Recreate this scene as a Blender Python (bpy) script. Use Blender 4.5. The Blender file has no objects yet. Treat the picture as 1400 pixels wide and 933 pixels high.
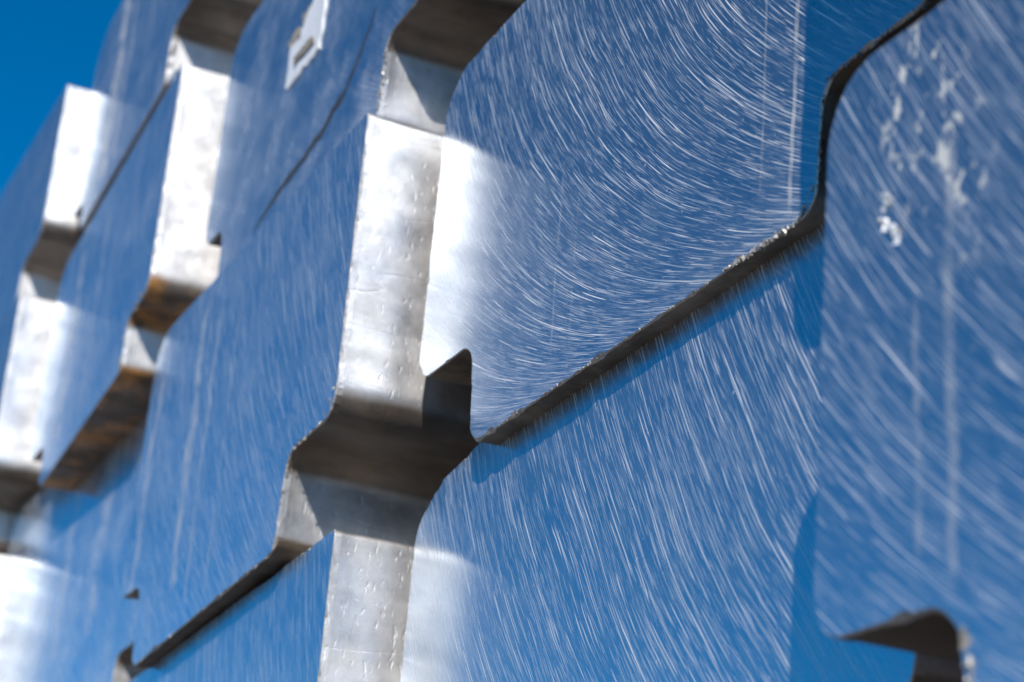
import bpy, math, random
from mathutils import Vector, Matrix, noise
# ---------------------------------------------------------------- camera, sky, sun
S = 0.5                      # metres per layout unit (one unit = distance of the lens from the middle ingot's face)
EYE = Vector((0.0, 0.0, 1.45))
scene = bpy.context.scene
C = bpy.context.collection
right = Vector((0.40809531, 0.909666, 0.07723976))
up = Vector((0.29823605, -0.21280104, 0.93046815))
fwd = Vector((-0.86285194, 0.356684, 0.35813831))
cam_d = bpy.data.cameras.new('camera'); cam = bpy.data.objects.new('camera', cam_d); C.objects.link(cam)
m = Matrix((right, up, -fwd)).transposed().to_4x4(); m.translation = EYE
cam.matrix_world = m
cam_d.sensor_width = 36.0; cam_d.lens = 2642.92 / 1400 * 36
cam_d.clip_start = 0.01; cam_d.clip_end = 5000
cam_d.dof.use_dof = True; cam_d.dof.focus_distance = 2.5 * S; cam_d.dof.aperture_fstop = 7.6
scene.camera = cam
SUN = Vector((1.87, -1.0, 1.65)).normalized()
w = bpy.data.worlds.new('World'); scene.world = w; w.use_nodes = True
nt = w.node_tree; bg = nt.nodes['Background']
sky = nt.nodes.new('ShaderNodeTexSky'); sky.sky_type = 'NISHITA'; sky.sun_disc = False
sky.sun_elevation = math.asin(SUN.z); sky.sun_rotation = math.atan2(SUN.x, SUN.y)
sky.altitude = 4500; sky.air_density = 1.0; sky.dust_density = 0.05; sky.ozone_density = 6.0
hs = nt.nodes.new('ShaderNodeHueSaturation'); hs.inputs['Saturation'].default_value = 1.7; hs.inputs['Value'].default_value = 1.0; hs.inputs['Hue'].default_value = 0.490
nt.links.new(sky.outputs[0], hs.inputs['Color']); nt.links.new(hs.outputs[0], bg.inputs[0]); bg.inputs[1].default_value = 0.15
sd = bpy.data.lights.new('sun', 'SUN'); so = bpy.data.objects.new('sun', sd); C.objects.link(so)
sd.energy = 5.0; sd.angle = math.radians(0.53); sd.color = (1.0, 0.93, 0.85)
so.rotation_euler = SUN.to_track_quat('Z', 'Y').to_euler()
vs = scene.view_settings; vs.view_transform = 'Standard'; vs.look = 'None'; vs.gamma = 1; vs.exposure = 0.08; vs.use_curve_mapping = False

# ---------------------------------------------------------------- node helpers
class NT:
    def __init__(s, name):
        s.m = bpy.data.materials.new(name); s.m.use_nodes = True
        s.t = s.m.node_tree; s.t.nodes.clear(); s.out = s.n('ShaderNodeOutputMaterial')
    def n(s, typ, **kw):
        x = s.t.nodes.new(typ)
        for k, v in kw.items(): setattr(x, k, v)
        return x
    def set(s, sock, v):
        if isinstance(v, bpy.types.NodeSocket): s.t.links.new(v, sock)
        else: sock.default_value = v
    def math(s, op, a, b=0.0, c=0.0, clamp=False):
        x = s.n('ShaderNodeMath', operation=op, use_clamp=clamp)
        for i, v in enumerate((a, b, c)): s.set(x.inputs[i], v)
        return x.outputs[0]
    def ramp(s, v, lo, hi, a=0.0, b=1.0, smooth=True):
        x = s.n('ShaderNodeMapRange', interpolation_type='SMOOTHSTEP' if smooth else 'LINEAR')
        for i, q in enumerate((v, lo, hi, a, b)): s.set(x.inputs[i], q)
        return x.outputs[0]
    def xyz(s, a, b, c=0.0):
        x = s.n('ShaderNodeCombineXYZ')
        for i, v in enumerate((a, b, c)): s.set(x.inputs[i], v)
        return x.outputs[0]
    def noise(s, vec, scale=1.0, detail=0.0, rough=0.5, dist=0.0, w=None):
        x = s.n('ShaderNodeTexNoise', noise_dimensions='3D')
        s.set(x.inputs['Vector'], vec); s.set(x.inputs['Scale'], scale); s.set(x.inputs['Detail'], detail)
        s.set(x.inputs['Roughness'], rough); s.set(x.inputs['Distortion'], dist)
        return x.outputs['Fac']
    def mixc(s, f, a, b):
        x = s.n('ShaderNodeMix', data_type='RGBA')
        s.set(x.inputs['Factor'], f); s.set(x.inputs[6], a); s.set(x.inputs[7], b)
        return x.outputs[2]
    def mixs(s, f, a, b):
        x = s.n('ShaderNodeMixShader'); s.set(x.inputs[0], f); s.set(x.inputs[1], a); s.set(x.inputs[2], b)
        return x.outputs[0]
    def bump(s, h, strength, dist, normal=None):
        x = s.n('ShaderNodeBump'); s.set(x.inputs['Height'], h); s.set(x.inputs['Strength'], strength); s.set(x.inputs['Distance'], dist)
        if normal: s.set(x.inputs['Normal'], normal)
        return x.outputs[0]
    def obj_units(s, seed):
        tc = s.n('ShaderNodeTexCoord'); mp = s.n('ShaderNodeMapping')
        s.set(mp.inputs['Vector'], tc.outputs['Object']); mp.inputs['Scale'].default_value = (1/S,)*3
        sp = s.n('ShaderNodeSeparateXYZ'); s.set(sp.inputs[0], mp.outputs[0])
        return mp.outputs[0], sp.outputs[0], sp.outputs[1], sp.outputs[2]

def sawn_material(seed, R, zc, amount, haze, drips, splash=None, rough=0.2, refl=0.53):
    """sawn aluminium end: mirror-like, cut by arcs of a circular blade (radius R, hub at height zc)"""
    t = NT('sawn_aluminium'); P, x, y, z = t.obj_units(seed)
    dz = t.math('SUBTRACT', z, zc)
    wob = t.math('MULTIPLY', t.math('SUBTRACT', t.noise(P, 3.0, 1.0), 0.5), 0.03)
    dz2 = t.math('MINIMUM', t.math('MULTIPLY', dz, dz), R*R*0.9994)
    q = t.math('SQRT', t.math('SUBTRACT', R*R, dz2))
    u = t.math('ADD', t.math('ADD', x, q), wob)
    v = t.math('MULTIPLY', t.math('ARCSINE', t.math('MAXIMUM', t.math('DIVIDE', dz, R), -0.9997)), R)
    tan = t.xyz(q, 0.0, t.math('MULTIPLY', dz, -1.0))   # rough ACROSS the blade marks
    tn = t.n('ShaderNodeVectorMath', operation='NORMALIZE'); t.set(tn.inputs[0], tan); tan = tn.outputs[0]
    # uneven density over the face
    dens = t.noise(P, 2.2, 2.0, 0.6)
    dens2 = t.noise(t.xyz(t.math('MULTIPLY', u, 9.0), t.math('MULTIPLY', v, 1.3), seed+5.0), 1.0, 2.0)
    dd = t.math('ADD', t.math('MULTIPLY', t.math('SUBTRACT', dens, 0.5), 0.13), t.math('MULTIPLY', t.math('SUBTRACT', dens2, 0.5), 0.16))
    def hair(uu, F, L, w, thr, k, wander):
        # one candidate line per cell of u; each has its own place, length and strength
        q1 = t.math('ADD', t.math('MULTIPLY', uu, F), t.math('MULTIPLY', t.math('SUBTRACT', t.noise(t.xyz(t.math('MULTIPLY', u, 5.0), t.math('MULTIPLY', v, 7.0), seed+k), 1.0, 2.0), 0.5), wander))
        cell = t.math('FLOOR', q1); fr = t.math('SUBTRACT', q1, cell)
        wn = t.n('ShaderNodeTexWhiteNoise', noise_dimensions='1D'); t.set(wn.inputs['W'], t.math('ADD', cell, seed*3.3+k)); rnd_ = wn.outputs[0]
        c = t.math('ADD', 0.22, t.math('MULTIPLY', rnd_, 0.56))
        seg = t.noise(t.xyz(t.math('MULTIPLY', cell, 7.31), t.math('MULTIPLY', v, L), seed*1.7+k), 1.0, 1.0, 0.6)
        on = t.ramp(t.math('ADD', seg, dd), thr, thr+0.14)
        ww = t.math('MULTIPLY', w, t.math('ADD', 0.45, on))
        prof = t.ramp(t.math('ABSOLUTE', t.math('SUBTRACT', fr, c)), t.math('MULTIPLY', ww, 0.3), ww, 1.0, 0.0)
        vary = t.ramp(t.math('FRACT', t.math('MULTIPLY', rnd_, 37.0)), 0.0, 1.0, 0.25, 1.0, False)
        return t.math('MULTIPLY', t.math('MULTIPLY', prof, on), vary)
    s1 = hair(u, 140.0, 9.0, 0.17, 0.475, 0.0, 1.3)
    s1b = hair(t.math('ADD', u, t.math('MULTIPLY', v, 0.05)), 215.0, 15.0, 0.19, 0.48, 41.0, 1.8)
    s2 = hair(t.math('SUBTRACT', u, t.math('MULTIPLY', v, 0.03)), 340.0, 22.0, 0.26, 0.46, 11.0, 2.4)
    s3 = hair(u, 66.0, 4.2, 0.085, 0.53, 23.0, 0.8)
    # a second, faint set of chatter marks that crosses the arcs
    cr = t.noise(t.xyz(t.math('MULTIPLY', u, 190.0), t.math('MULTIPLY', v, 95.0), seed+31.0), 1.0, 1.5, 0.7, 0.8)
    s4 = t.math('MULTIPLY', t.ramp(cr, 0.56, 0.74), t.ramp(t.noise(P, 14.0, 3.0, 0.65), 0.42, 0.66))
    m = t.math('MAXIMUM', t.math('MAXIMUM', t.math('MAXIMUM', t.math('MULTIPLY', s1, 0.85), t.math('MULTIPLY', s1b, 0.55)), t.math('MULTIPLY', s2, 0.38)), s3)
    m = t.math('MAXIMUM', m, t.math('MULTIPLY', s4, 0.16))
    m = t.math('MULTIPLY', m, amount)
    # cloudy, slightly oxidised patches
    cl = t.math('MULTIPLY', t.ramp(t.noise(P, 5.0, 5.0, 0.7), 0.35, 0.75), haze*0.22)
    m = t.math('MAXIMUM', m, cl)
    # long upright drips and rule-straight scratches
    dr = None
    for (dx, wd, st, z0, z1, lean) in drips:
        c = t.math('ADD', t.math('SUBTRACT', x, dx), t.math('MULTIPLY', z, lean))
        c = t.math('ADD', c, t.math('MULTIPLY', t.math('SUBTRACT', t.noise(P, 6.0, 3.0), 0.5), wd*3.5))
        ln = t.ramp(t.math('ABSOLUTE', c), wd*0.25, wd, 1.0, 0.0)
        ln = t.math('MULTIPLY', ln, t.math('MULTIPLY', t.ramp(z, z0, z0+0.03), t.ramp(z, z1-0.06, z1, 1.0, 0.0)))
        ln = t.math('MULTIPLY', ln, t.ramp(t.noise(P, 18.0, 3.0, 0.7), 0.30, 0.7, st*0.12, st*0.75))
        dr = ln if dr is None else t.math('MAXIMUM', dr, ln)
    # dust-grey specks
    sp = t.ramp(t.noise(P, 95.0, 2.0, 0.6), 0.70, 0.78, 0.0, 0.35)
    dirt = sp if dr is None else t.math('MAXIMUM', sp, dr)
    if splash:
        sx, sz, sw, sh = splash
        ax = t.math('DIVIDE', t.math('ADD', t.math('SUBTRACT', x, sx), t.math('MULTIPLY', t.math('SUBTRACT', z, sz), 0.35)), sw)
        az = t.math('DIVIDE', t.math('SUBTRACT', z, sz), sh)
        rr = t.math('SQRT', t.math('ADD', t.math('MULTIPLY', ax, ax), t.math('MULTIPLY', az, az)))
        reg = t.ramp(rr, 0.5, 1.0, 1.0, 0.0)
        bl = t.ramp(t.noise(t.xyz(t.math('MULTIPLY', x, 42.0), t.math('MULTIPLY', z, 24.0), 3.0), 1.0, 3.0, 0.7, 0.2), 0.55, 0.62)
        dirt = t.math('MAXIMUM', dirt, t.math('MULTIPLY', bl, reg))
    # relief
    hh = t.math('ADD', t.math('MULTIPLY', s1, 0.5), t.math('ADD', t.math('MULTIPLY', s2, 0.3), t.math('MULTIPLY', s3, 0.6)))
    fine = t.noise(t.xyz(t.math('MULTIPLY', u, 160.0), t.math('MULTIPLY', v, 6.0), seed+3.0), 1.0, 1.0)
    nb = t.bump(t.math('ADD', hh, t.math('MULTIPLY', fine, 0.8)), 0.06, 0.0004)
    nb = t.bump(t.noise(P, 3.5, 1.0), 0.12, 0.004, nb)
    def aniso(col, r, an, nrm):
        b = t.n('ShaderNodeBsdfAnisotropic', distribution='GGX'); b.inputs['Color'].default_value = col
        t.set(b.inputs['Roughness'], r); t.set(b.inputs['Anisotropy'], an); t.set(b.inputs['Tangent'], tan); t.set(b.inputs['Normal'], nrm)
        return b.outputs[0]
    base = aniso((refl*0.92, refl, refl*1.09, 1), t.ramp(t.noise(P, 7.0, 3.0, 0.6), 0.3, 0.7, rough*0.85, rough*1.2), 0.6, nb)
    # each groove has a flank turned to the right and up: that is the side the sun catches
    ru = t.n('ShaderNodeVectorMath', operation='NORMALIZE'); t.set(ru.inputs[0], t.xyz(q, 0.0, t.math('MULTIPLY', dz, -1.0)))
    sc_ = t.n('ShaderNodeVectorMath', operation='SCALE'); t.set(sc_.inputs[0], ru.outputs[0])
    t.set(sc_.inputs['Scale'], t.ramp(t.noise(t.xyz(t.math('MULTIPLY', u, 120.0), t.math('MULTIPLY', v, 5.0), seed+61.0), 1.0, 1.0), 0.3, 0.7, 0.05, 0.8))
    ad = t.n('ShaderNodeVectorMath', operation='ADD'); t.set(ad.inputs[0], nb); t.set(ad.inputs[1], sc_.outputs[0])
    nm = t.n('ShaderNodeVectorMath', operation='NORMALIZE'); t.set(nm.inputs[0], ad.outputs[0]); nfl = nm.outputs[0]
    scr = aniso((0.90, 0.90, 0.90, 1), 0.5, 0.4, nfl)
    dfl = t.n('ShaderNodeBsdfDiffuse'); dfl.inputs[0].default_value = (0.84, 0.85, 0.86, 1); t.set(dfl.inputs['Normal'], nfl)
    df = t.n('ShaderNodeBsdfDiffuse'); df.inputs[0].default_value = (0.86, 0.87, 0.88, 1)
    scr = t.mixs(0.42, scr, dfl.outputs[0])
    base = t.mixs(0.03, base, df.outputs[0])
    sh = t.mixs(m, base, scr)
    d2 = t.n('ShaderNodeBsdfDiffuse'); d2.inputs[0].default_value = (0.72, 0.70, 0.65, 1)
    sh = t.mixs(dirt, sh, d2.outputs[0])
    t.t.links.new(sh, t.out.inputs[0])
    return t.m

def cast_material(name, seed, stain, stain_amt, rough=0.42, pits=1.0, dark=(0.075, 0.06, 0.047, 1), painted_shade=0.0, pale=1.0):
    """as-cast skin: pale aluminium, small ripples and dents, dirt and painted-in shade on the parts that face downwards"""
    t = NT(name); P, x, y, z = t.obj_units(seed)
    off = t.n('ShaderNodeVectorMath', operation='ADD'); t.set(off.inputs[0], P); off.inputs[1].default_value = (seed*3.1, seed*1.3, seed*2.2); P = off.outputs[0]
    a = t.math('MULTIPLY', y, 1.0)
    dents = t.noise(t.xyz(t.math('MULTIPLY', y, 170.0), t.math('MULTIPLY', z, 42.0), t.math('MULTIPLY', x, 42.0)), 1.0, 1.0, 0.5, 0.3)
    dent = t.ramp(dents, 0.60, 0.78)
    rip = t.noise(t.xyz(t.math('MULTIPLY', y, 4.0), t.math('MULTIPLY', z, 60.0), t.math('MULTIPLY', x, 60.0)), 1.0, 2.0, 0.6)
    groove = t.ramp(t.math('ABSOLUTE', t.math('SUBTRACT', t.noise(t.xyz(t.math('MULTIPLY', y, 1.2), t.math('MULTIPLY', z, 7.0), t.math('MULTIPLY', x, 7.0)), 1.0, 1.0), 0.5)), 0.0, 0.005, 1.0, 0.0)
    grain = t.noise(P, 160.0, 3.0, 0.7)
    big = t.noise(P, 6.0, 4.0, 0.6)
    h = t.math('SUBTRACT', t.math('ADD', t.math('MULTIPLY', rip, 0.12), t.math('ADD', t.math('MULTIPLY', grain, 0.14), t.math('MULTIPLY', big, 0.2))), t.math('ADD', t.math('MULTIPLY', dent, 0.32*pits), t.math('MULTIPLY', groove, 0.12)))
    nb = t.bump(h, 0.35, 0.0018)
    # grime with underside shade painted in: runs lengthways, thickest where the normal looks down
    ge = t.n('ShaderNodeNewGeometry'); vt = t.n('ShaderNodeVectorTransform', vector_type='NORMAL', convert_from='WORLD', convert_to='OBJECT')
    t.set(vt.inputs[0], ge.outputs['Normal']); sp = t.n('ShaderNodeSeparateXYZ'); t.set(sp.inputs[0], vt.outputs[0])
    grime_shade = t.ramp(t.math('ADD', sp.outputs[2], t.math('MULTIPLY', t.math('SUBTRACT', big, 0.5), 0.5)), -0.05, -0.45)
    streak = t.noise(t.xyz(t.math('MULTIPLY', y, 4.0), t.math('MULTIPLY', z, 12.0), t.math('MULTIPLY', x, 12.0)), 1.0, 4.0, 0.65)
    grime_shade = t.math('MAXIMUM', grime_shade, painted_shade)
    grime_shade = t.math('MULTIPLY', grime_shade, t.ramp(streak, 0.25, 0.7, 0.84, 1.0))
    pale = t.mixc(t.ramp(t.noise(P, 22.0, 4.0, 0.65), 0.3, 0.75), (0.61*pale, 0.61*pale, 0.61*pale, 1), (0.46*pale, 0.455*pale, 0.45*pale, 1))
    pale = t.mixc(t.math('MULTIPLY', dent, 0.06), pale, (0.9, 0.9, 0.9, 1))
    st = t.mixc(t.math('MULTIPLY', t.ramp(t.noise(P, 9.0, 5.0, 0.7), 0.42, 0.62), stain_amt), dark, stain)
    col = t.mixc(grime_shade, pale, st)
    b = t.n('ShaderNodeBsdfPrincipled'); t.set(b.inputs['Base Color'], col)
    t.set(b.inputs['Metallic'], t.math('SUBTRACT', 0.93, t.math('MULTIPLY', grime_shade, 0.7)))
    t.set(b.inputs['Roughness'], t.ramp(t.noise(P, 12.0, 3.0), 0.3, 0.7, rough-0.06, rough+0.1)); t.set(b.inputs['Normal'], nb)
    t.t.links.new(b.outputs[0], t.out.inputs[0])
    return t.m

def simple(name, col, rough, metal=0.0, nscale=60.0, var=0.25):
    t = NT(name); tc = t.n('ShaderNodeTexCoord')
    nz = t.noise(tc.outputs['Object'], nscale, 4.0, 0.65)
    b = t.n('ShaderNodeBsdfPrincipled')
    t.set(b.inputs['Base Color'], t.mixc(t.ramp(nz, 0.3, 0.7), tuple(c*(1-var) for c in col)+(1,), tuple(min(1, c*(1+var)) for c in col)+(1,)))
    t.set(b.inputs['Roughness'], rough); t.set(b.inputs['Metallic'], metal); t.set(b.inputs['Normal'], t.bump(nz, 0.3, 0.001))
    t.t.links.new(b.outputs[0], t.out.inputs[0]); return t.m

# ---------------------------------------------------------------- geometry helpers
def rounded(corners, seg=7):
    out = []; n = len(corners)
    for i in range(n):
        p = Vector(corners[i][:2]); r = corners[i][2]
        a = Vector(corners[i-1][:2]) - p; b = Vector(corners[(i+1) % n][:2]) - p
        la, lb = a.length, b.length; a.normalize(); b.normalize()
        ang = a.angle(b)
        if r <= 0 or ang > 3.10: out.append(p); continue
        d = min(r / math.tan(ang/2), la*0.48, lb*0.48); rr = d*math.tan(ang/2)
        c = p + (a+b).normalized() * (rr / math.sin(ang/2))
        s, e = p + a*d - c, p + b*d - c
        for k in range(seg+1):
            f = k/seg; v = s.lerp(e, f).normalized()*rr; out.append(c+v)
    return out
def resample(pts, step):
    out = []; n = len(pts)
    for i in range(n):
        a, b = pts[i], pts[(i+1) % n]; k = max(1, int(round((b-a).length/step)))
        for j in range(k): out.append(a.lerp(b, j/k))
    res = [out[0]]
    for p in out[1:]:
        if (p-res[-1]).length > step*0.25: res.append(p)
    return res
def normals2d(pts):
    n = len(pts); o = []
    for i in range(n):
        t = pts[(i+1) % n] - pts[i-1]; o.append(Vector((t.y, -t.x)).normalized())
    return o
def mesh_obj(name, verts, faces, mats, parent, smooth=None, mat_idx=None):
    me = bpy.data.meshes.new(name); me.from_pydata([tuple(v) for v in verts], [], faces); me.validate(); 
    for mm in mats: me.materials.append(mm)
    if smooth:
        for i, p in enumerate(me.polygons): p.use_smooth = smooth(i)
    if mat_idx:
        for i, p in enumerate(me.polygons): p.material_index = mat_idx(i)
    me.update()
    o = bpy.data.objects.new(name, me); C.objects.link(o); o.parent = parent
    return o

rim_mat = simple('torn_metal_rim', (0.50, 0.46, 0.41), 0.5, 0.5, 240.0, 0.25)
dirtrim_mat = simple('dirty_metal_rim', (0.22, 0.19, 0.15), 0.6, 0.3, 200.0, 0.4)

def ingot(corners, h0, hx, face_mat, cast_mat, label, seed, depth=3.2, chips=1.0, rowpitch=0.0):
    """corners: (x, z, radius) seen from the front, counter-clockwise. The face lies at y = h0 + hx*(x-x0)."""
    rnd = random.Random(seed)
    xs = [c[0] for c in corners]; zs = [c[1] for c in corners]; x0, zb = (min(xs)+max(xs))/2, min(zs)
    root = bpy.data.objects.new('aluminium_ingot', None); C.objects.link(root)
    root.location = EYE + Vector((x0*S, h0*S, zb*S)); root.empty_display_size = 0.1
    root['label'] = label; root['category'] = 'ingot'; root['group'] = 'T-shaped aluminium ingots stacked with their sawn ends showing'
    pts = resample(rounded(corners), 0.010)
    if sum(a.x*b.y-b.x*a.y for a, b in zip(pts, pts[1:]+pts[:1])) < 0: pts.reverse()
    nn = normals2d(pts)          # outward for ccw
    N = len(pts)
    def loc(x, z, d): return Vector(((x-x0)*S, (hx*(x-x0)+d)*S, (z-zb)*S))
    def jit(i, k, a):
        q = noise.noise(Vector((pts[i].x*k+seed, pts[i].y*k, seed*0.7))); return q*a
    def ring(inset, d, amp, ampd=0.0, k=60.0):
        r = []
        for i, p in enumerate(pts):
            e = -inset + jit(i, k, amp) + jit(i, 17.0, amp*0.8)
            r.append(loc(p.x+nn[i].x*e, p.y+nn[i].y*e, d + abs(jit(i, 45.0, ampd))))
        return r
    # --- sawn end: flat face, worn rim
    v = []; f = []; mi = []
    chip = []
    for i, p in enumerate(pts):
        c = 0.0016 + max(0.0, jit(i, 55.0, 0.006)-0.0012)*chips*1.4 + max(0, jit(i, 11.0, 0.006)-0.001)*chips
        chip.append(c)
    r0 = [loc(p.x-nn[i].x*chip[i], p.y-nn[i].y*chip[i], 0.0) for i, p in enumerate(pts)]
    r1 = [loc(p.x+nn[i].x*jit(i, 60, .0008), p.y+nn[i].y*jit(i, 60, .0008), chip[i]*0.8+0.0006) for i, p in enumerate(pts)]
    r2 = [loc(p.x, p.y, 0.012) for p in pts]
    v = r0+r1+r2
    f = [tuple(range(N-1, -1, -1))]      # seen from -Y
    for a in range(2):
        for i in range(N):
            j = (i+1) % N; f.append((a*N+i, a*N+j, (a+1)*N+j, (a+1)*N+i))
    # orientation: for ccw (x,z) seen from -Y the front normal is -Y
    f[0] = tuple(range(N))
    f += [tuple(range(3*N-1, 2*N-1, -1))]
    face = mesh_obj('sawn_face', v, f, [face_mat, rim_mat, cast_mat], root,
                    smooth=lambda i: i > 2*N-1+0 and False, mat_idx=lambda i: 0 if i == 0 else (1 if i <= N else 2))
    # --- cast body
    ds = [0.0121, 0.02, 0.035, 0.055, 0.08, 0.11, 0.15, 0.2, 0.27, 0.36, 0.5, 0.75, 1.1, 1.6, 2.3, depth]
    v = []; 
    for k, d in enumerate(ds):
        a = 0.0 if k == 0 else min(1.0, k/3)*0.0035
        for i, p in enumerate(pts):
            q = noise.noise(Vector((p.x*9+seed, d*5, p.y*9)))*a + noise.noise(Vector((p.x*30, d*8+seed, p.y*30)))*a*0.35
            v.append(loc(p.x+nn[i].x*(q-0.0008*(k > 0)), p.y+nn[i].y*(q-0.0008*(k > 0)), d))
    f = []
    for k in range(len(ds)-1):
        for i in range(N):
            j = (i+1) % N; f.append((k*N+i, k*N+j, (k+1)*N+j, (k+1)*N+i))
    b = len(v); v += v[:N]+v[(len(ds)-1)*N:len(ds)*N]
    f.append(tuple(range(b, b+N))); f.append(tuple(range(b+2*N-1, b+N-1, -1)))
    body = mesh_obj('cast_body', v, f, [cast_mat], root, smooth=lambda i: i < N*(len(ds)-1))
    return root, loc

def burrs(root, loc, path, n, size, seed, mat=None, name='edge_burr'):
    """torn flakes the blade left hanging along an edge: one joined part"""
    rnd = random.Random(seed); v = []; f = []
    L = [(Vector(path[i+1])-Vector(path[i])).length for i in range(len(path)-1)]; T = sum(L)
    for _ in range(n):
        s = rnd.random()*T; i = 0
        while s > L[i] and i < len(L)-1: s -= L[i]; i += 1
        p = Vector(path[i]).lerp(Vector(path[i+1]), min(1, s/L[i]))
        a = size*rnd.uniform(0.3, 1.0)**1.5
        c = [loc(p.x+rnd.uniform(-a, a), p.y+rnd.uniform(-a, a), rnd.uniform(-a*0.6, a*0.6)) for _ in range(5)]
        b = len(v); v += c
        f += [(b, b+1, b+2), (b, b+2, b+3), (b, b+3, b+1), (b+1, b+3, b+4), (b+1, b+4, b+2), (b+2, b+4, b+3)]
    o = mesh_obj(name, v, f, [mat or rim_mat], root); o['kind'] = 'stuff'
    return o

def T(foot, wing, zf, zs, zt, rTL=0.09, rTR=0.015, rs=0.045, ri=0.04, rf=0.035):
    """foot=(xl,xr) wing=(xl,xr); each z may be (left,right)"""
    g = lambda q, i: q[i] if isinstance(q, tuple) else q
    return [(foot[0], g(zf, 0), rf), (foot[1], g(zf, 1), rf), (foot[1]+0.01, g(zs, 1), ri), (wing[1], g(zs, 1), rs),
            (wing[1], g(zt, 1), rTR), (wing[0], g(zt, 0), rTL), (wing[0]-0.01, g(zs, 0), rs), (foot[0]-0.02, g(zs, 0), ri)]

# ---------------------------------------------------------------- ground
def structure(o, label=None):
    o['kind'] = 'structure'
    if label: o['label'] = label
g = bpy.data.meshes.new('ground'); g.from_pydata([(-1500, -1500, 0), (1500, -1500, 0), (1500, 1500, 0), (-1500, 1500, 0)], [], [(0, 1, 2, 3)])
go = bpy.data.objects.new('ground', g); C.objects.link(go); structure(go, 'brown gravel yard below the stack')
g.materials.append(simple('yard_gravel', (0.13, 0.10, 0.075), 0.9, 0.0, 9.0, 0.35))

# ---------------------------------------------------------------- the ingots
cast = cast_material('cast_aluminium', 1.0, (0.16, 0.11, 0.07, 1), 0.5, 0.45, 0.8, pale=1.12)
cast_b = cast_material('cast_aluminium_pitted', 4.0, (0.13, 0.10, 0.08, 1), 0.4, 0.46, 1.2, pale=1.12)
cast_sunlit = cast_material('cast_aluminium_sunlit', 5.0, (0.16, 0.11, 0.07, 1), 0.5, 0.48, 0.8, pale=1.4)  # paler copy of the same metal, with sun glare put into the colour
cast_shade_grime = cast_material('cast_aluminium_shade_grime', 9.0, (0.24, 0.20, 0.15, 1), 0.9, 0.5, 1.0, (0.085, 0.07, 0.055, 1), 1.0)  # dark all over: paints in the foot side's shade, besides the underside grime
cast_rust = cast_material('cast_aluminium_rust_stained', 7.0, (0.52, 0.25, 0.07, 1), 0.95, 0.5, 1.0, (0.10, 0.075, 0.055, 1), pale=1.5)  # rust is staining; the raised pale tone paints sun glare onto the side
def local(x0, zb, drips): return [(dx-x0, wd, st, z0-zb, z1-zb, ln) for dx, wd, st, z0, z1, ln in drips]

SPEC = {}
def make(key, cs, h0, hx, cm, label, seed, zc, amount=1.0, haze=0.22, R=1.08, drips=(), splash=None, rough=0.175, chips=1.0, refl=0.53):
    xs = [c[0] for c in cs]; zb = min(c[1] for c in cs); x0 = (min(xs)+max(xs))/2
    kx, kh = x0, h0
    if hx:      # an end cut askew: the measured outline is carried over onto the turned plane
        k = lambda x: (kh-hx*kx)/(kh-hx*x)
        cs = [(x*k(x), z*k(x), q) for x, z, q in cs]
        drips = [(d[0]*k(d[0]), d[1], d[2], d[3]*k(d[0]), d[4]*k(d[0]), d[5]) for d in drips]
        xs = [c[0] for c in cs]; zb = min(c[1] for c in cs); h0 = h0+hx*((min(xs)+max(xs))/2-x0); x0 = (min(xs)+max(xs))/2
    if splash: splash = (splash[0]-x0, splash[1]-zb, splash[2], splash[3])
    fm = sawn_material(seed, R, zc-zb, amount, haze, local(x0, zb, drips), splash, rough, refl)
    r, loc = ingot(cs, h0, hx, fm, cm, label, seed, chips=chips)
    if hx:
        loc0 = loc; loc = lambda x, z, d: loc0(x*k(x), z*k(x), d)
    SPEC[key] = (r, loc); return r, loc

# A: middle of the picture
A = make('A', T((-2.555, -1.606), (-2.800, -1.385), (0.878, 0.893), (1.052, 1.045), 1.606, 0.10), 1.0, 0.055, cast_shade_grime,
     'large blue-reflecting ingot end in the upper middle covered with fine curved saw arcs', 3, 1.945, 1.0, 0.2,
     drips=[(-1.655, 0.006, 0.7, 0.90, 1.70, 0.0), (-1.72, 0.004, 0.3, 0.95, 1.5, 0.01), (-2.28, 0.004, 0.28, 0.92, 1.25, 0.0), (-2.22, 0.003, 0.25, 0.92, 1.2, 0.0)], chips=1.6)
burrs(*A, [(-1.80, 0.893), (-1.64, 0.893), (-1.605, 0.93)], 110, 0.007, 5)
burrs(*A, [(-1.602, 0.92), (-1.592, 1.03)], 50, 0.0045, 15, dirtrim_mat)
burrs(*A, [(-1.60, 1.043), (-1.40, 1.043)], 60, 0.005, 16, dirtrim_mat)
burrs(*A, [(-2.50, 0.88), (-1.80, 0.892)], 90, 0.0028, 17)
# C: below A
Cc = [(-2.58, 0.18, .035), (-1.66, 0.18, .035), (-1.65, 0.345, .04), (-1.45, 0.345, .05), (-1.45, 0.90, .02), (-2.55, 0.893, 0.05), (-2.70, 0.868, .05), (-2.80, 0.815, .07), (-2.81, 0.345, .05), (-2.60, 0.345, .04)]
make('C', [(x*1.0069, z*1.0069, q) for x, z, q in Cc], 1.027, 0.045, cast_b, 'ingot end with bright steep slanting scratches directly under the middle one, partly in its shadow', 8, 1.65, 1.1, 0.2, R=1.8)
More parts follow.
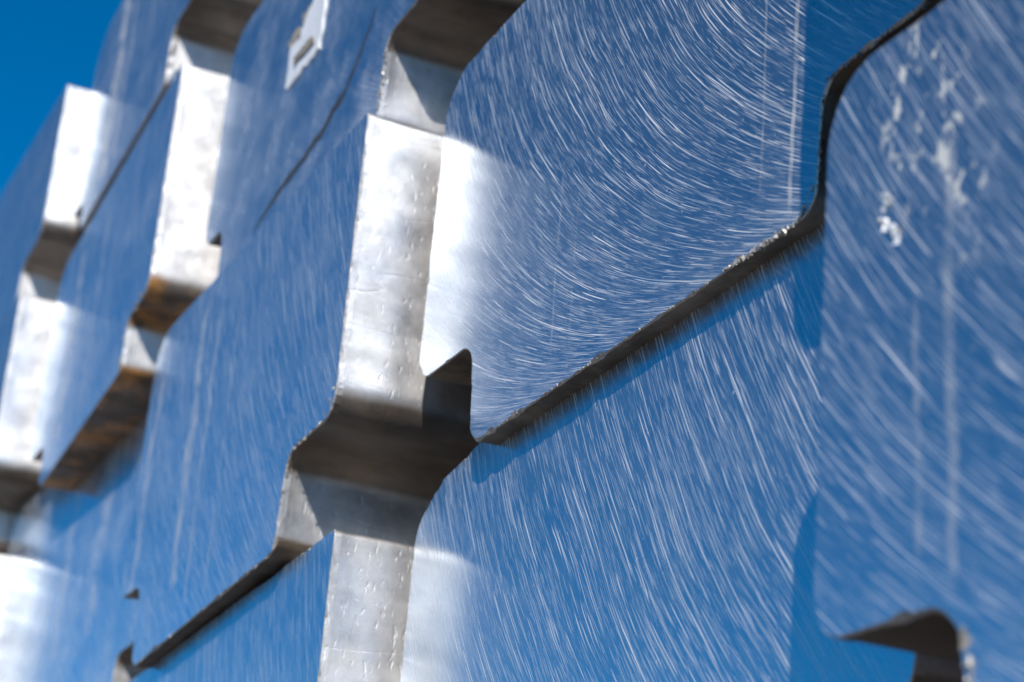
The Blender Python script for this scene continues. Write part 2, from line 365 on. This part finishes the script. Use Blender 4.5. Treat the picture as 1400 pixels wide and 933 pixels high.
# B: nearest, right
B = make('B', T((-1.165, -0.20), (-1.378, 0.02), (0.20, 0.20), (0.365, 0.365), 0.900, 0.075), 0.87, 0.0, cast,
     'out-of-focus nearest ingot end at the right edge with long blurred scratches and whitish splashes', 12, 1.70, 0.9, 0.24, R=1.6,
     drips=[(-1.19, 0.010, 0.5, 0.37, 0.80, 0.0), (-1.235, 0.007, 0.4, 0.40, 0.66, 0.0)], splash=(-1.215, 0.78, 0.085, 0.16))
burrs(*B, [(-1.176, 0.345), (-1.168, 0.31), (-1.166, 0.22)], 90, 0.007, 9)
glint_mat = simple('painted_glint', (0.88, 0.87, 0.85), 0.5, 0.4, 90.0, 0.1)  # pale flecks added so their colour stands in for sun glints here
burrs(*B, [(-1.278, 0.745), (-1.289, 0.726), (-1.275, 0.712), (-1.261, 0.698)], 40, 0.008, 77, glint_mat, 'glint_fleck')
# K, I: above the frame, they cast the shadow down the right side
make('K', T((-1.165, -0.20), (-1.385, 0.02), 0.908, 1.06, 1.61), 0.87, 0.0, cast, 'ingot end standing on the blurred nearest one, beyond the top right corner', 14, 2.0)
make('I', T((-2.56, -1.6), (-2.80, -1.385), 1.612, 1.78, 2.33), 1.09, 0.0, cast, 'ingot end lying on top of the large middle one, beyond the top edge', 15, 2.7)
# D
D = make('D', T((-3.985, -3.02), (-4.20, -2.777), (0.742, 0.790), (0.925, 0.962), (1.548, 1.500), 0.095, 0.012, rs=0.055, ri=0.05), 0.855, 0.0, cast,
     'ingot end left of the widest bright strip, with whitish vertical streaks down it', 19, 2.10, 0.8, 0.75, R=1.6, refl=0.64,
     drips=[(-3.72, 0.035, 0.55, 0.85, 1.50, 0.05), (-3.60, 0.018, 0.4, 0.8, 1.45, 0.05), (-4.10, 0.04, 0.5, 0.9, 1.45, 0.0), (-3.45, 0.012, 0.3, 0.8, 1.4, 0.04)], chips=1.2)
burrs(*D, [(-2.78, 1.02), (-2.84, 0.965), (-3.0, 0.955), (-3.02, 0.86)], 60, 0.006, 22)
burrs(*D, [(-3.95, 0.745), (-3.05, 0.788)], 60, 0.004, 23)
# E
make('E', T((-3.98, -3.02), (-4.20, -2.797), (0.03, 0.06), (0.20, 0.23), (0.738, 0.787), 0.09, 0.012), 0.886, 0.0, cast_b,
     'ingot end at the bottom edge, left of the lower bright strip', 26, 1.08, 0.8, 0.5)
# H
H = make('H', T((-3.90, -2.875), (-4.075, -2.65), (1.535, 1.520), (1.735, 1.70), 2.285, 0.10, rs=0.05), 0.90, 0.04, cast,
     'smooth blue ingot end near the top with a torn white label on it', 31, 2.6, 0.12, 1.3, rough=0.18, refl=0.62)
burrs(*H, [(-2.865, 1.68), (-2.87, 1.56)], 40, 0.008, 32)
# Q
make('Q', T((-3.82, -2.86), (-4.06, -2.65), 2.295, 2.47, 3.0), 0.95, 0.0, cast, 'ingot end above the one with the torn white label, beyond the top edge', 34, 3.3)
# G
G = make('G', T((-5.20, -4.285), (-5.45, -4.10), (1.410, 1.475), (1.545, 1.615), (2.155, 2.212), 0.12, 0.012, rs=0.06), 0.79, 0.03, cast_rust,
     'blurred ingot end with a rust-brown stained underside, third column from the right edge', 37, 2.2, 0.55, 0.95, refl=0.68,
     drips=[(-5.05, 0.05, 0.45, 1.5, 2.1, 0.03), (-4.75, 0.03, 0.3, 1.5, 2.1, 0.03)], chips=1.2)
burrs(*G, [(-4.16, 1.63), (-4.285, 1.60), (-4.29, 1.50)], 24, 0.012, 38)
# J
J = make('J', T((-5.32, -4.36), (-5.545, -4.14), (2.235, 2.262), (2.345, 2.43), (2.975, 2.985), 0.15, 0.012, rs=0.07), 0.80, 0.03, cast_sunlit,
     'topmost blurred ingot end whose left edge stands against the open sky, yellowish streak down it', 41, 2.9, 0.4, 1.2, refl=0.66,
     drips=[(-5.10, 0.06, 0.8, 2.3, 2.98, 0.02), (-4.95, 0.03, 0.45, 2.3, 2.9, 0.02)])
burrs(*J, [(-4.29, 2.37), (-4.35, 2.28)], 20, 0.014, 42)
# L
make('L', T((-6.62, -5.78), (-6.86, -5.487), (2.16, 2.085), (2.40, 2.27), (2.925, 2.778), 0.09, 0.012, rs=0.06), 0.715, 0.0, cast_sunlit,
     'leftmost high ingot end, a dark blue sliver with its sloping top against the sky', 45, 2.7, 0.5, 0.6, refl=0.60)
# N
make('N', T((-6.62, -5.75), (-6.86, -5.486), (1.40, 1.36), (1.53, 1.50), (2.16, 2.070), 0.09, 0.012, rs=0.06), 0.688, 0.0, cast_sunlit,
     'ingot end at the left edge seen mainly as its wide glaring white side, halfway up', 48, 2.3, 0.5, 0.6)
# O
make('O', T((-6.62, -5.80), (-6.86, -5.60), (0.66, 0.62), (0.80, 0.78), (1.36, 1.315), 0.09, 0.012, rs=0.06), 0.70, 0.0, cast_sunlit,
     'ingot end at the lower left edge showing only a thin white strip of its side', 51, 1.3, 0.5, 0.3)
# F (cut askew: its left end stands further out)
Fc = T((-5.72, -4.22), (-6.10, -4.03), (0.70, 0.66), (0.93, 0.81), (1.567, 1.40), 0.10, 0.012)
make('F', Fc, 0.868, 0.092, cast, 'hazy pale blue ingot end in the lower left, under the rust-stained one', 54, 1.7, 0.6, 1.4, refl=0.66,
     drips=[(-5.0, 0.05, 0.35, 0.9, 1.4, 0.0), (-4.6, 0.05, 0.4, 0.9, 1.4, 0.0)])
# P
make('P', T((-5.40, -4.45), (-5.63, -4.26), 0.0, 0.17, 0.695), 0.90, 0.0, cast, 'ingot end carrying the hazy pale blue one, beyond the bottom left corner', 57, 1.05)

# torn label on H
def torn_label(root, loc):
    rnd = random.Random(4)
    import math as _m
    outl = [(-3.531, 1.931), (-3.516, 1.905), (-3.48, 1.888), (-3.427, 1.889), (-3.297, 1.888), (-3.299, 2.0), (-3.297, 2.019), (-3.366, 2.059), (-3.384, 2.044), (-3.409, 2.034), (-3.453, 2.012), (-3.456, 1.992), (-3.519, 1.992), (-3.523, 1.976)][::-1]
    p = resample([Vector(q) for q in outl], 0.008)
    nn = normals2d(p)
    p = [q+nn[i]*noise.noise(Vector((q.x*26, q.y*26, 2)))*0.017 for i, q in enumerate(p)]
    n = len(p); v = [loc(q.x, q.y, -0.0025-0.003*abs(noise.noise(Vector((q.x*12, q.y*12, 0))))) for q in p] + [loc(q.x, q.y, -0.0003) for q in p]
    f = [tuple(range(n))]+[(i, n+i, n+(i+1) % n, (i+1) % n) for i in range(n)]
    return v, f
v, f = torn_label(*H)
lab_mat = simple('label_paper', (0.80, 0.80, 0.80), 0.55, 0.0, 60.0, 0.08)
lb = mesh_obj('torn_label', v, f, [lab_mat], H[0]); lb['label'] = 'torn white paper label'
# bared, dirty patches of old glue beside and inside the label
glue = simple('old_glue', (0.30, 0.26, 0.20), 0.7, 0.0, 120.0, 0.4)
def patch(root, loc, outl, d, mat, name, seed=1):
    p = resample([Vector(q) for q in outl], 0.006); nn = normals2d(p)
    p = [q+nn[i]*noise.noise(Vector((q.x*60, q.y*60, seed)))*0.006 for i, q in enumerate(p)]
    n = len(p); v = [loc(q.x, q.y, d) for q in p]+[loc(q.x, q.y, d+0.0012) for q in p]
    return mesh_obj(name, v, [tuple(range(n))]+[(i, n+i, n+(i+1) % n, (i+1) % n) for i in range(n)], [mat], root)
patch(*H, [(-3.46, 1.925), (-3.33, 1.918), (-3.348, 1.942), (-3.473, 1.949)], -0.0068, glue, 'glue_patch')
patch(*H, [(-3.553, 2.018), (-3.513, 1.996), (-3.447, 2.000), (-3.452, 2.012), (-3.501, 2.036)], -0.0014, glue, 'glue_patch', 2)
patch(*H, [(-3.465, 2.048), (-3.454, 2.020), (-3.40, 2.022), (-3.40, 2.045)], -0.0014, glue, 'glue_patch', 3)

# a dark strip laid in a curve over the end with the label
def dark_strip(root, loc, pts, wd, mat):
    p = [Vector(q) for q in pts]; q = []
    for i in range(len(p)-1):
        for k in range(8): q.append(p[i].lerp(p[i+1], k/8))
    q.append(p[-1]); v = []; f = []
    for i, a in enumerate(q):
        t = (q[min(i+1, len(q)-1)]-q[max(i-1, 0)]).normalized(); n = Vector((t.y, -t.x)); ww = wd*(0.5+0.6*abs(noise.noise(Vector((i*0.31, 0, 1)))))*math.sin(math.pi*(i+0.5)/len(q))**0.5
        o = n*noise.noise(Vector((i*0.23, 5, 1)))*0.006
        v += [loc(*(a+o+n*ww), -0.0003), loc(*(a+o), -0.0012), loc(*(a+o-n*ww), -0.0003)]
        if i: b = 3*i; f += [(b-3, b, b+1, b-2), (b-2, b+1, b+2, b-1)]
    return mesh_obj('dark_strip', v, f, [mat], root)
dark_strip(*H, [(-2.95, 1.80), (-3.012, 1.745), (-3.092, 1.692), (-3.21, 1.664), (-3.315, 1.650), (-3.455, 1.645), (-3.549, 1.633), (-3.63, 1.62)], 0.017, simple('dark_strip_skin', (0.045, 0.05, 0.06), 0.7, 0.0, 90.0, 0.3))

scene.render.engine = 'CYCLES'
